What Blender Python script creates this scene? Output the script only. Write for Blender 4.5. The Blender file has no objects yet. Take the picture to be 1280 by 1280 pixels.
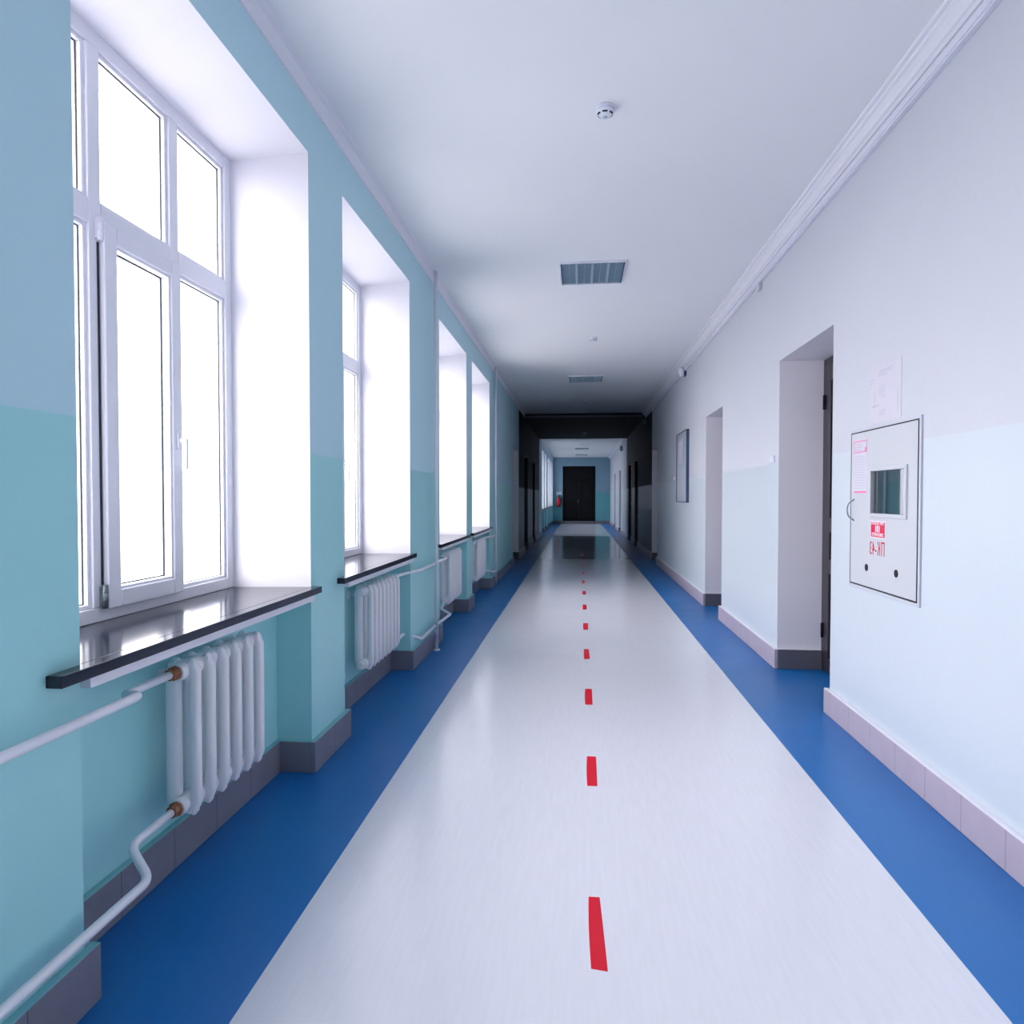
import bpy, math, random
from mathutils import Vector
random.seed(4)
PI = math.pi
scn = bpy.context.scene
C = scn.collection

SKY = 5.0
# ------------------------------------------------------------------ dimensions (metres)
XL, XR = -1.40, 1.675          # wall faces
XLO, XRO = -2.05, 2.25         # outer faces of the walls
XLN = -1.59                    # back of the radiator niches
HC = 3.57                      # ceiling
SILL, WTOP = 0.977, 3.235      # window opening
Y0, Y1 = -8.0, 36.4            # corridor ends
WINS = [(-3.12, -1.48), (-0.97, 0.67), (1.757, 3.40), (3.905, 5.495), (6.68, 8.325), (8.77, 10.50),
        (25.6, 27.2), (27.7, 29.3), (30.4, 32.0), (32.5, 34.1), (34.7, 36.1)]
RDOORS = [(4.66, 5.86, 2.59), (8.10, 9.14, 2.51), (14.62, 15.72, 2.52), (19.3, 20.5, 2.52),
          (21.6, 23.1, 2.52), (27.2, 28.3, 2.52), (31.2, 32.2, 2.52)]
LDOORS = [(14.3, 15.55, 2.52), (17.3, 18.5, 2.52), (20.4, 21.5, 2.52)]
BAY = (15.72, 23.9)  # stretch whose shade is put into wall, floor and ceiling colours
LEAF_R = 2.03
LEAF_L = -1.76

# ------------------------------------------------------------------ mesh builder
class MB:
    def __init__(s):
        s.v = []; s.f = []; s.m = []; s.sm = []
    def add(s, vs, fs, mat=0, smooth=False):
        b = len(s.v); s.v += [tuple(p) for p in vs]
        for f in fs:
            s.f.append([b + i for i in f]); s.m.append(mat); s.sm.append(smooth)
    def hexa(s, p, mats=(0,)*6, smooth=False):
        # p: 8 points, bottom ring 0-3 then top ring 4-7
        fs = [(0, 3, 2, 1), (4, 5, 6, 7), (0, 1, 5, 4), (1, 2, 6, 5), (2, 3, 7, 6), (3, 0, 4, 7)]
        b = len(s.v); s.v += [tuple(q) for q in p]
        for f, m in zip(fs, mats):
            s.f.append([b + i for i in f]); s.m.append(m); s.sm.append(smooth)
    def box(s, x0, x1, y0, y1, z0, z1, mats=None, mat=0):
        # mats order: bottom, top, y0, x1, y1, x0
        p = [(x0, y0, z0), (x1, y0, z0), (x1, y1, z0), (x0, y1, z0), (x0, y0, z1), (x1, y0, z1), (x1, y1, z1), (x0, y1, z1)]
        s.hexa(p, mats or (mat,) * 6)
    def tube(s, path, r, n=12, mat=0, cap=True, bend=0.0):
        P = [Vector(p) for p in path]
        if bend > 0:                                   # round the corners
            Q = [P[0]]
            for i in range(1, len(P) - 1):
                a, b, c = P[i-1], P[i], P[i+1]
                d1 = (a - b); d2 = (c - b)
                t = min(bend, d1.length * .45, d2.length * .45)
                p1 = b + d1.normalized() * t; p2 = b + d2.normalized() * t
                for k in range(7):
                    u = k / 6
                    Q.append(p1 * (1-u)**2 + b * 2*u*(1-u) + p2 * u*u)
            Q.append(P[-1]); P = Q
        rings = []
        prev = None
        for i, p in enumerate(P):
            if i == 0: t = P[1] - P[0]
            elif i == len(P) - 1: t = P[-1] - P[-2]
            else: t = (P[i+1] - p).normalized() + (p - P[i-1]).normalized()
            t.normalize()
            if prev is None:
                a = Vector((0, 0, 1)) if abs(t.z) < .9 else Vector((1, 0, 0))
                u = t.cross(a).normalized()
            else:
                u = (prev - t * prev.dot(t)).normalized()
            prev = u
            w = t.cross(u)
            rings.append([p + (u * math.cos(2*PI*k/n) + w * math.sin(2*PI*k/n)) * r for k in range(n)])
        s.loft(rings, mat, cap)
    def loft(s, rings, mat=0, cap=True, smooth=True):
        n = len(rings[0]); b = len(s.v)
        for R in rings: s.v += [tuple(q) for q in R]
        for i in range(len(rings) - 1):
            for k in range(n):
                a = b + i*n + k; c = b + i*n + (k+1) % n
                s.f.append([a, c, c + n, a + n]); s.m.append(mat); s.sm.append(smooth)
        if cap:
            s.f.append([b + k for k in range(n)][::-1]); s.m.append(mat); s.sm.append(False)
            e = b + (len(rings)-1)*n
            s.f.append([e + k for k in range(n)]); s.m.append(mat); s.sm.append(False)
    def lathe(s, prof, c, axis='z', n=24, mat=0, smooth=True):
        rings = []
        for r, h in prof:
            R = []
            for k in range(n):
                a = 2*PI*k/n; u, w = r*math.cos(a), r*math.sin(a)
                if axis == 'z': R.append((c[0]+u, c[1]+w, c[2]+h))
                elif axis == 'x': R.append((c[0]+h, c[1]+u, c[2]+w))
                else: R.append((c[0]+u, c[1]+h, c[2]-w))
            rings.append(R)
        s.loft(rings, mat, True, smooth)
    def frame(s, y0, y1, z0, z1, w, x0, x1, mat=0, bottom=None):
        # rectangular frame in the yz plane
        b = w if bottom is None else bottom
        s.box(x0, x1, y0, y0+w, z0, z1, mat=mat); s.box(x0, x1, y1-w, y1, z0, z1, mat=mat)
        s.box(x0, x1, y0+w, y1-w, z1-w, z1, mat=mat)
        if b > 0: s.box(x0, x1, y0+w, y1-w, z0, z0+b, mat=mat)
    def prism_y(s, prof, ya, yb, mat=0):
        # profile of (x, z) points swept along y
        s.loft([[(x, ya, z) for x, z in prof], [(x, yb, z) for x, z in prof]], mat, True, False)
    def build(s, name, mats, parent=None, bevel=0, loc=None):
        me = bpy.data.meshes.new(name)
        off = Vector(loc) if loc else Vector((0, 0, 0))
        me.from_pydata([tuple(Vector(v) - off) for v in s.v], [], s.f)
        if not isinstance(mats, (list, tuple)): mats = [mats]
        for m in mats: me.materials.append(m)
        for p, mi, sm in zip(me.polygons, s.m, s.sm):
            p.material_index = mi; p.use_smooth = sm
        me.update()
        import bmesh
        bm = bmesh.new(); bm.from_mesh(me); bmesh.ops.recalc_face_normals(bm, faces=bm.faces); bm.to_mesh(me); bm.free()
        o = bpy.data.objects.new(name, me); C.objects.link(o)
        o.location = off
        if parent: o.parent = parent
        if bevel:
            b = o.modifiers.new('bevel', 'BEVEL'); b.width = bevel; b.segments = 2; b.limit_method = 'ANGLE'
            b.harden_normals = False
        return o

def thing(name, label, cat, loc=(0, 0, 0), group=None, kind=None):
    o = bpy.data.objects.new(name, None); C.objects.link(o); o.location = loc; o.empty_display_size = .1
    return tag(o, label, cat, group, kind)
def tag(o, label, cat=None, group=None, kind=None):
    if label: o['label'] = label
    if cat: o['category'] = cat
    if group: o['group'] = group
    if kind: o['kind'] = kind
    return o
def copy_tree(o, parent=None):
    c = o.copy(); C.objects.link(c)
    if parent: c.parent = parent
    for ch in [k for k in o.children]: copy_tree(ch, c)
    return c

# ------------------------------------------------------------------ materials
def mat(name, col, rough=.5, spec=.5, metal=0., noise=None, bump=None, coat=0.):
    m = bpy.data.materials.new(name); m.use_nodes = True
    nt = m.node_tree; b = nt.nodes['Principled BSDF']
    b.inputs['Base Color'].default_value = (*col, 1); b.inputs['Roughness'].default_value = rough
    b.inputs['Specular IOR Level'].default_value = spec; b.inputs['Metallic'].default_value = metal
    b.inputs['Coat Weight'].default_value = coat
    if noise or bump:
        tc = nt.nodes.new('ShaderNodeNewGeometry')
    if noise:
        amt, scale, vec = noise
        mp = nt.nodes.new('ShaderNodeMapping'); mp.inputs['Scale'].default_value = vec
        nt.links.new(tc.outputs['Position'], mp.inputs['Vector'])
        n = nt.nodes.new('ShaderNodeTexNoise'); n.inputs['Scale'].default_value = scale; n.inputs['Detail'].default_value = 5
        nt.links.new(mp.outputs[0], n.inputs['Vector'])
        mx = nt.nodes.new('ShaderNodeMix'); mx.data_type = 'RGBA'
        mx.inputs['A'].default_value = (*[c*(1-amt) for c in col], 1); mx.inputs['B'].default_value = (*[min(1, c*(1+amt)) for c in col], 1)
        nt.links.new(n.outputs[0], mx.inputs['Factor']); nt.links.new(mx.outputs['Result'], b.inputs['Base Color'])
    if bump:
        st, scale = bump
        n2 = nt.nodes.new('ShaderNodeTexNoise'); n2.inputs['Scale'].default_value = scale; n2.inputs['Detail'].default_value = 4
        nt.links.new(tc.outputs['Position'], n2.inputs['Vector'])
        bp = nt.nodes.new('ShaderNodeBump'); bp.inputs['Strength'].default_value = st; bp.inputs['Distance'].default_value = .01
        nt.links.new(n2.outputs[0], bp.inputs['Height']); nt.links.new(bp.outputs[0], b.inputs['Normal'])
    return m

def two_tone(name, upper, lower, zline, bay=True):
    m = bpy.data.materials.new(name); m.use_nodes = True
    nt = m.node_tree; b = nt.nodes['Principled BSDF']; L = nt.links.new
    g = nt.nodes.new('ShaderNodeNewGeometry'); sp = nt.nodes.new('ShaderNodeSeparateXYZ'); L(g.outputs['Position'], sp.inputs[0])
    n = nt.nodes.new('ShaderNodeTexNoise'); n.inputs['Scale'].default_value = 3.; n.inputs['Detail'].default_value = 3; L(g.outputs['Position'], n.inputs['Vector'])
    ma = nt.nodes.new('ShaderNodeMath'); ma.operation = 'MULTIPLY_ADD'; ma.inputs[1].default_value = .012; L(n.outputs[0], ma.inputs[0]); L(sp.outputs['Z'], ma.inputs[2])
    gt = nt.nodes.new('ShaderNodeMath'); gt.operation = 'GREATER_THAN'; gt.inputs[1].default_value = zline + .006; L(ma.outputs[0], gt.inputs[0])
    mx = nt.nodes.new('ShaderNodeMix'); mx.data_type = 'RGBA'; mx.inputs['A'].default_value = (*lower, 1); mx.inputs['B'].default_value = (*upper, 1)
    L(gt.outputs[0], mx.inputs['Factor'])
    n3 = nt.nodes.new('ShaderNodeTexNoise'); n3.inputs['Scale'].default_value = 1.1; n3.inputs['Detail'].default_value = 4; L(g.outputs['Position'], n3.inputs['Vector'])
    hs = nt.nodes.new('ShaderNodeHueSaturation'); mr = nt.nodes.new('ShaderNodeMapRange'); mr.inputs['To Min'].default_value = .97; mr.inputs['To Max'].default_value = 1.03
    L(n3.outputs[0], mr.inputs['Value']); L(mr.outputs[0], hs.inputs['Value']); L(mx.outputs['Result'], hs.inputs['Color']); L(hs.outputs[0], b.inputs['Base Color'])
    if bay:   # fall into shade put into the wall colour along the middle bay
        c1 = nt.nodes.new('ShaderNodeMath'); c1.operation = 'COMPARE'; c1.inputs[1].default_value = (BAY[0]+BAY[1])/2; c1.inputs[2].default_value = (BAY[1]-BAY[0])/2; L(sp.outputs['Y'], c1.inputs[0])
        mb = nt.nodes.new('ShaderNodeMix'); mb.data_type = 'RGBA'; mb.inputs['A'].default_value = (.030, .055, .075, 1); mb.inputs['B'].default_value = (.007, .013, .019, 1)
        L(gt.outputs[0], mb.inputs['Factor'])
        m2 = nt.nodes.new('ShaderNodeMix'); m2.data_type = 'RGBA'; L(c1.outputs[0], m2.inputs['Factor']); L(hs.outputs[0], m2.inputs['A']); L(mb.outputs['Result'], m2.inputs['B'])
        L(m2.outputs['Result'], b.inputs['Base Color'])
    rr = nt.nodes.new('ShaderNodeMapRange'); rr.inputs['To Min'].default_value = .38; rr.inputs['To Max'].default_value = .7
    L(gt.outputs[0], rr.inputs['Value']); L(rr.outputs[0], b.inputs['Roughness'])
    b.inputs['Specular IOR Level'].default_value = .4
    n2 = nt.nodes.new('ShaderNodeTexNoise'); n2.inputs['Scale'].default_value = 14; n2.inputs['Detail'].default_value = 3; L(g.outputs['Position'], n2.inputs['Vector'])
    bp = nt.nodes.new('ShaderNodeBump'); bp.inputs['Strength'].default_value = .08; bp.inputs['Distance'].default_value = .02
    L(n2.outputs[0], bp.inputs['Height']); L(bp.outputs[0], b.inputs['Normal'])
    return m

def tile_mat(name, col, grout):
    m = bpy.data.materials.new(name); m.use_nodes = True
    nt = m.node_tree; b = nt.nodes['Principled BSDF']; L = nt.links.new
    g = nt.nodes.new('ShaderNodeNewGeometry'); sp = nt.nodes.new('ShaderNodeSeparateXYZ'); L(g.outputs['Position'], sp.inputs[0])
    mo = nt.nodes.new('ShaderNodeMath'); mo.operation = 'PINGPONG'; mo.inputs[1].default_value = .1525; L(sp.outputs['Y'], mo.inputs[0])
    lt = nt.nodes.new('ShaderNodeMath'); lt.operation = 'LESS_THAN'; lt.inputs[1].default_value = .0022; L(mo.outputs[0], lt.inputs[0])
    n = nt.nodes.new('ShaderNodeTexNoise'); n.inputs['Scale'].default_value = 9; n.inputs['Detail'].default_value = 6; L(g.outputs['Position'], n.inputs['Vector'])
    m0 = nt.nodes.new('ShaderNodeMix'); m0.data_type = 'RGBA'; m0.inputs['A'].default_value = (*[c*.88 for c in col], 1); m0.inputs['B'].default_value = (*[c*1.1 for c in col], 1)
    L(n.outputs[0], m0.inputs['Factor'])
    mx = nt.nodes.new('ShaderNodeMix'); mx.data_type = 'RGBA'; mx.inputs['B'].default_value = (*grout, 1)
    L(m0.outputs['Result'], mx.inputs['A']); L(lt.outputs[0], mx.inputs['Factor']); L(mx.outputs['Result'], b.inputs['Base Color'])
    b.inputs['Roughness'].default_value = .4
    return m

def floor_mat(name, col, amt, rough, spec):
    m = mat(name, col, rough, spec, noise=(amt, 60, (1, .09, 1)))
    nt = m.node_tree; b = nt.nodes['Principled BSDF']; L = nt.links.new
    g = nt.nodes.new('ShaderNodeNewGeometry')
    n2 = nt.nodes.new('ShaderNodeTexNoise'); n2.inputs['Scale'].default_value = 2.2; n2.inputs['Detail'].default_value = 4; L(g.outputs['Position'], n2.inputs['Vector'])
    mr = nt.nodes.new('ShaderNodeMapRange'); mr.inputs['To Min'].default_value = rough*.85; mr.inputs['To Max'].default_value = rough*1.2
    L(n2.outputs[0], mr.inputs['Value']); L(mr.outputs[0], b.inputs['Roughness'])
    bp = nt.nodes.new('ShaderNodeBump'); bp.inputs['Strength'].default_value = .05; bp.inputs['Distance'].default_value = .01
    L(n2.outputs[0], bp.inputs['Height']); L(bp.outputs[0], b.inputs['Normal'])
    return m

M = {}
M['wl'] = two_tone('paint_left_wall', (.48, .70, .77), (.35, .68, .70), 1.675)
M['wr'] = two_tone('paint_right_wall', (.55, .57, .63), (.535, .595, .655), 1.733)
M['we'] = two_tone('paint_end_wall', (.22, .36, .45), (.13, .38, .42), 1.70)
M['reveal'] = mat('reveal_white_paint', (.74, .74, .80), .6, .3, bump=(.05, 12))
M['door_reveal'] = mat('door_reveal_paint', (.86, .83, .88), .6, .3, noise=(.03, 2, (1, 1, 1)), bump=(.06, 12))
M['ceil'] = mat('ceiling_whitewash', (.78, .79, .81), .85, .2, noise=(.02, 1.2, (1, 1, 1)))
M['cornice'] = mat('cornice_white_paint', (.74, .745, .80), .55, .4)
M['floor'] = floor_mat('floor_grey_linoleum', (.66, .67, .73), .06, .17, .5)
M['blue'] = floor_mat('floor_blue_linoleum', (.003, .13, .41), .10, .34, .5)
M['tile_r'] = tile_mat('skirting_tile_right', (.44, .38, .44), (.22, .19, .24))
M['tile_l'] = tile_mat('skirting_tile_left_shaded', (.20, .20, .24), (.09, .09, .11))  # darker tile colour carries the shadow on the window side
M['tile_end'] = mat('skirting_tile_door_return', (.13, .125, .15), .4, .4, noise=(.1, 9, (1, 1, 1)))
M['skirt_teal'] = mat('skirting_top_teal_paint', (.20, .48, .52), .4, .4)
M['pvc'] = mat('window_white_plastic', (.76, .77, .83), .28, .5)
M['seal'] = mat('window_rubber_seal', (.02, .03, .04), .5, .3)
M['steel'] = mat('hinge_grey_metal', (.20, .25, .27), .35, .5, .6)
M['granite'] = mat('sill_black_stone', (.014, .018, .028), .13, .5, noise=(.3, 40, (1, 1, 1)))
M['sill_white'] = mat('sill_underside_white', (.76, .76, .82), .5, .4)
M['rad'] = mat('radiator_white_enamel', (.76, .77, .80), .32, .5)
M['pipe'] = mat('pipe_white_enamel', (.76, .77, .82), .3, .5)
M['rust'] = mat('rusty_pipe_nut', (.28, .13, .07), .7, .3, .2, noise=(.6, 60, (1, 1, 1)))
M['cab'] = mat('cabinet_light_grey_paint', (.51, .535, .575), .4, .4)
M['cab_fr'] = mat('cabinet_frame_grey', (.50, .53, .60), .4, .5)
M['cab_in'] = mat('cabinet_interior_grey', (.20, .26, .30), .5, .4)
M['hose'] = mat('hose_canvas', (.45, .48, .52), .8, .2, noise=(.15, 40, (1, 1, 1)))
M['dark'] = mat('dark_gap', (.012, .014, .022), .5, .3)
M['door'] = mat('door_dark_brown_paint', (.030, .026, .036), .33, .5)
M['doorfar'] = mat('end_door_dark_stain', (.007, .007, .009), .6, .12)
M['red'] = mat('red_floor_tape', (.62, .0, .018), .4, .4)
M['sred'] = mat('sticker_red', (.62, .004, .05), .45, .4)
M['spink'] = mat('sticker_pink_print', (.75, .18, .36), .5, .3)
M['swhite'] = mat('sticker_white', (.75, .70, .78), .5, .3)
M['paper'] = mat('paper_lilac_white', (.585, .57, .655), .7, .2)
M['ink'] = mat('grey_print', (.44, .44, .54), .7, .2)
M['plastic'] = mat('white_plastic', (.70, .71, .80), .35, .5)
M['slot'] = mat('black_slot', (.008, .009, .02), .6, .2)
M['louvre'] = mat('louvre_grey_aluminium', (.30, .42, .50), .35, .5, .25)
M['louvre_band'] = mat('louvre_light_band', (.40, .50, .60), .35, .5, .25)
M['lamp_edge'] = mat('luminaire_edge_dark', (.035, .07, .14), .5, .4)
M['tube'] = mat('fluorescent_tube_glass', (.5, .58, .66), .3, .5)
M['ext_red'] = mat('extinguisher_red', (.26, .004, .012), .3, .5)
M['stone'] = mat('step_concrete', (.14, .14, .155), .6, .3)
M['trunk'] = mat('trunking_white_plastic', (.68, .69, .77), .4, .4)
M['board'] = mat('board_grey_panel', (.42, .46, .54), .35, .5)
M['shell'] = mat('outer_masonry', (.3, .3, .3), .9, .1)

def glass_mat(name, tint, gl):
    m = bpy.data.materials.new(name); m.use_nodes = True
    nt = m.node_tree; nt.nodes.clear(); L = nt.links.new
    o = nt.nodes.new('ShaderNodeOutputMaterial'); mx = nt.nodes.new('ShaderNodeMixShader')
    t = nt.nodes.new('ShaderNodeBsdfTransparent'); t.inputs[0].default_value = (*tint, 1)
    g = nt.nodes.new('ShaderNodeBsdfGlossy'); g.inputs['Roughness'].default_value = .02
    lw = nt.nodes.new('ShaderNodeLayerWeight'); lw.inputs[0].default_value = .5
    pw = nt.nodes.new('ShaderNodeMath'); pw.operation = 'POWER'; pw.inputs[1].default_value = 4.5; L(lw.outputs['Facing'], pw.inputs[0])
    fr = nt.nodes.new('ShaderNodeMath'); fr.operation = 'MULTIPLY_ADD'; fr.inputs[1].default_value = .75; fr.inputs[2].default_value = gl; L(pw.outputs[0], fr.inputs[0])
    L(fr.outputs[0], mx.inputs[0]); L(t.outputs[0], mx.inputs[1]); L(g.outputs[0], mx.inputs[2]); L(mx.outputs[0], o.inputs[0])
    return m
M['glass'] = glass_mat('window_glass', (.99, .99, .99), .04)
M['dimming'] = glass_mat('dimming_far_glass', (.70, .73, .76), .04)  # tint added to cut daylight and dim the far end
M['cabglass'] = glass_mat('cabinet_glass', (.70, .80, .84), .48)

# ------------------------------------------------------------------ floor and ceiling
m = MB(); m.box(-0.955, 1.192, Y0, BAY[0], -.15, 0); m.box(-0.955, 1.192, BAY[0], BAY[1]+1, -.15, 0, mat=1); m.box(-0.955, 1.192, BAY[1]+1, Y1, -.15, 0); tag(m.build('floor', [M['floor'], floor_mat('floor_bay_shade_tone', (.20, .25, .29), .06, .15, .5)]), 'light grey streaked linoleum floor down the middle of the corridor', 'floor', kind='structure')  # middle stretch darkened in colour to stand for light falling off
m = MB(); m.box(XLO, -0.955, Y0, Y1, -.15, 0, mat=0); tag(m.build('floor_left', M['blue']), 'dark blue linoleum floor strip under the windows', 'floor', kind='structure')
m = MB(); m.box(1.192, XRO, Y0, Y1, -.15, 0, mat=0); tag(m.build('floor_right', M['blue']), 'blue linoleum floor strip along the doors wall', 'floor', kind='structure')
m = MB(); m.box(XLO, XRO, Y0-.3, Y1+.3, HC, HC+.3); tag(m.build('ceiling', M['ceil']), 'plain whitewashed corridor ceiling', 'ceiling', kind='structure')
m = MB(); m.box(XL, XR, 17.2, BAY[1], 3.50, HC); o = m.build('ceiling_bay_shade', mat('bay_ceiling_shade_tone', (.008, .016, .023), .8, .15))  # added panel, near-black colour stands for shade on the ceiling
tag(o, 'dark added ceiling slab for the shade of the unlit middle bay', 'ceiling', kind='structure')
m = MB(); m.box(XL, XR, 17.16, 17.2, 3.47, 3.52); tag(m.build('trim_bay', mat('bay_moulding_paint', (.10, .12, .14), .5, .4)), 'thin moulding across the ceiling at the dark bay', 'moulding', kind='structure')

# ------------------------------------------------------------------ left wall: piers, lintels, splayed reveals, niches
SP = .045
m = MB()   # mats: 0 paint, 1 reveal, 2 door reveal
XW = -1.80
cuts = sorted([(a, b, 'w', 0) for a, b in WINS] + [(a, b, 'd', t) for a, b, t in LDOORS])
y = Y0
def reveal_pier(y0, y1, s0, s1, z0, z1):
    # pier with splayed window sides between XL and XW, then straight to outside
    p = [(XW, y0 - s0, z0), (XL, y0, z0), (XL, y1, z0), (XW, y1 + s1, z0)]
    q = [(a, b, z1) for a, b, _ in p]
    m.hexa(p + q, (0, 0, 1 if s0 else 0, 0, 1 if s1 else 0, 0))
    m.box(XLO, XW, y0 - s0, y1 + s1, z0, z1, mats=(0, 0, 1 if s0 else 0, 0, 1 if s1 else 0, 0))
prev = None
for a, b, kind, top in cuts + [(Y1, Y1, 'end', 0)]:
    s0 = SP if prev == 'w' else 0; s1 = SP if kind == 'w' else 0
    if a > y + 1e-4:
        # upper part (window height) splayed, parts above and below straight
        m.box(XLO, XL, y, a, WTOP, HC)
        if prev == 'd' or kind == 'd' or (s0 == 0 and s1 == 0):
            # door sides: reveal colour on the sides towards the door
            mt = (0, 0, 2 if (prev == 'd' and y < BAY[0]) else 0, 0, 2 if (kind == 'd' and a < BAY[0]) else 0, 0)
            m.box(XLO, XL, y, a, 0, SILL-.03, mats=mt)
            if s0 or s1: reveal_pier(y, a, s0, s1, SILL-.03, WTOP)
            else: m.box(XLO, XL, y, a, SILL-.03, WTOP, mats=mt)
        else:
            m.box(XLO, XL, y, a, 0, SILL-.03)
            reveal_pier(y, a, s0, s1, SILL-.03, WTOP)
    if kind == 'w':
        # lintel with splayed soffit
        p = [(XW, a, WTOP-.05), (XL, a, WTOP), (XL, b, WTOP), (XW, b, WTOP-.05)]
        q = [(XW, a, HC), (XL, a, HC), (XL, b, HC), (XW, b, HC)]
        m.hexa(p + q, (1, 0, 0, 0, 0, 0))
        m.box(XLO, XW, a, b, WTOP-.05, HC, mats=(1, 0, 0, 0, 0, 0))
        m.box(XLO, XLN, a, b, 0, SILL-.065)
        m.box(XLO, -1.42, a, b, SILL-.065, SILL-.03)
    elif kind == 'd':
        m.box(XLO, XL, a, b, top, HC, mats=(2, 0, 0, 0, 0, 0))
    prev = kind; y = b
tag(m.build('wall_left', [M['wl'], M['reveal'], M['door_reveal']]), 'light blue and teal painted window wall with white reveals', 'wall', kind='structure')

# ------------------------------------------------------------------ right wall
CAB = (3.495, 4.315, .925, 1.835)
m = MB(); y = Y0
cuts = sorted([(a, b, 'd', t) for a, b, t in RDOORS] + [(CAB[0], CAB[1], 'c', 0)])
prev = None
for a, b, kind, top in cuts + [(Y1, Y1, 'end', 0)]:
    if a > y + 1e-4:
        m.box(XR, XRO, y, a, 0, HC, mats=(0, 0, 1 if (prev == 'd' and not BAY[0]+.5 < y < BAY[1]) else 0, 0, 1 if (kind == 'd' and not BAY[0] < a < BAY[1]) else 0, 0))
    if kind == 'd': m.box(XR, XRO, a, b, top, HC, mats=(1, 0, 0, 0, 0, 0))
    if kind == 'c':
        m.box(XR, XRO, a, b, 0, CAB[2]); m.box(XR, XRO, a, b, CAB[3], HC); m.box(XR+.2, XRO, a, b, CAB[2], CAB[3])
    prev = kind; y = b
tag(m.build('wall_right', [M['wr'], M['door_reveal']]), 'pale lavender and light blue painted wall with door recesses', 'wall', kind='structure')

m = MB(); m.box(XLO, -.87, Y1, Y1+.3, 0, HC); m.box(.89, XRO, Y1, Y1+.3, 0, HC); m.box(-.87, .89, Y1, Y1+.3, 3.10, HC); m.box(-.87, .89, Y1+.14, Y1+.3, 0, 3.10)
tag(m.build('wall_end', M['we']), 'blue and teal end wall around the dark double door', 'wall', kind='structure')
m = MB(); m.box(XLO, XRO, Y0-.3, Y0, 0, HC); tag(m.build('wall_back', M['we']), 'wall closing the corridor behind the viewer', 'wall', kind='structure')

# ------------------------------------------------------------------ skirting tiles
T, SH = .03, .165
def skirting(name, side, doors, wins, xw, leaf, mt, label):
    m = MB(); s = 1 if side == 'l' else -1            # s: direction into the room
    holes = sorted([(a, b, leaf) for a, b, *_ in doors] + [(a, b, XLN) for a, b in wins])
    xi = xw + s*T
    def pc(x0, x1, y0, y1, dark=False):
        k = 2 if dark else 0
        m.box(min(x0, x1), max(x0, x1), y0, y1, 0, SH, mats=(k, 1, k, k, k, k))
    y = Y0
    for i, (a, b, dep) in enumerate(holes + [(Y1, Y1, None)]):
        y0 = y - (T if i else 0); y1 = a + (T if dep is not None else 0)
        pc(xw, xi, y0, y1)
        if dep is not None:
            isdoor = dep == leaf
            xd = dep + s*(.0 if isdoor else 0)
            pc(xd, xw, a, a+T, isdoor); pc(xd, xw, b-T, b, isdoor)
            if not isdoor: pc(xd, xd + s*T, a+T, b-T)
        y = b
    o = m.build(name, mt, bevel=.004); tag(o, label, 'baseboard', kind='structure')
skirting('baseboard_left', 'l', LDOORS, WINS, XL, LEAF_L, [M['tile_l'], M['skirt_teal'], M['tile_end']], 'grey tiled skirting with teal painted top under the windows')
skirting('baseboard_right', 'r', RDOORS, [], XR, LEAF_R, [M['tile_r'], M['cornice'], M['tile_end']], 'pinkish grey tiled skirting along the door wall')
m = MB(); m.box(XL+T, -.89, Y1-T, Y1, 0, SH); m.box(.91, XR-T, Y1-T, Y1, 0, SH)
tag(m.build('baseboard_end', M['tile_l']), 'dark skirting either side of the end door', 'baseboard', kind='structure')

# ------------------------------------------------------------------ cornices and trunking
m = MB()
pr = [(XL, HC), (XL, 3.492), (XL+.012, 3.494), (XL+.016, 3.512), (XL+.022, 3.530), (XL+.036, 3.548), (XL+.055, 3.558), (XL+.06, HC)]
m.prism_y(pr, Y0, 17.16); m.prism_y(pr, BAY[1], Y1)
tag(m.build('trim_left', M['cornice']), 'narrow white cornice over the windows', 'cornice', kind='structure')
m = MB()
pr = [(XR, HC), (XR, 3.485), (XR-.035, 3.487), (XR-.045, 3.497), (XR-.058, 3.501), (XR-.066, 3.517), (XR-.085, 3.533), (XR-.10, 3.539), (XR-.103, 3.551), (XR-.122, 3.554), (XR-.125, HC)]
m.prism_y(pr, Y0, 17.16); m.prism_y(pr, BAY[1], Y1)
tag(m.build('trim_right', M['cornice']), 'stepped white cornice over the door wall', 'cornice', kind='structure')
t = thing('cable_trunking', 'long white plastic cable trunking under the right cornice', 'cable trunking', (XR, 5, 3.45))
t.location = (0, 0, 0)
m = MB(); m.box(XR-.028, XR, Y0, 17.1, 3.425, 3.484); m.build('channel', M['trunk'], t, bevel=.003)
m = MB(); m.box(XR-.034, XR-.0275, Y0, 17.1, 3.437, 3.475); m.build('cover', M['trunk'], t, bevel=.002)

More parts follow.
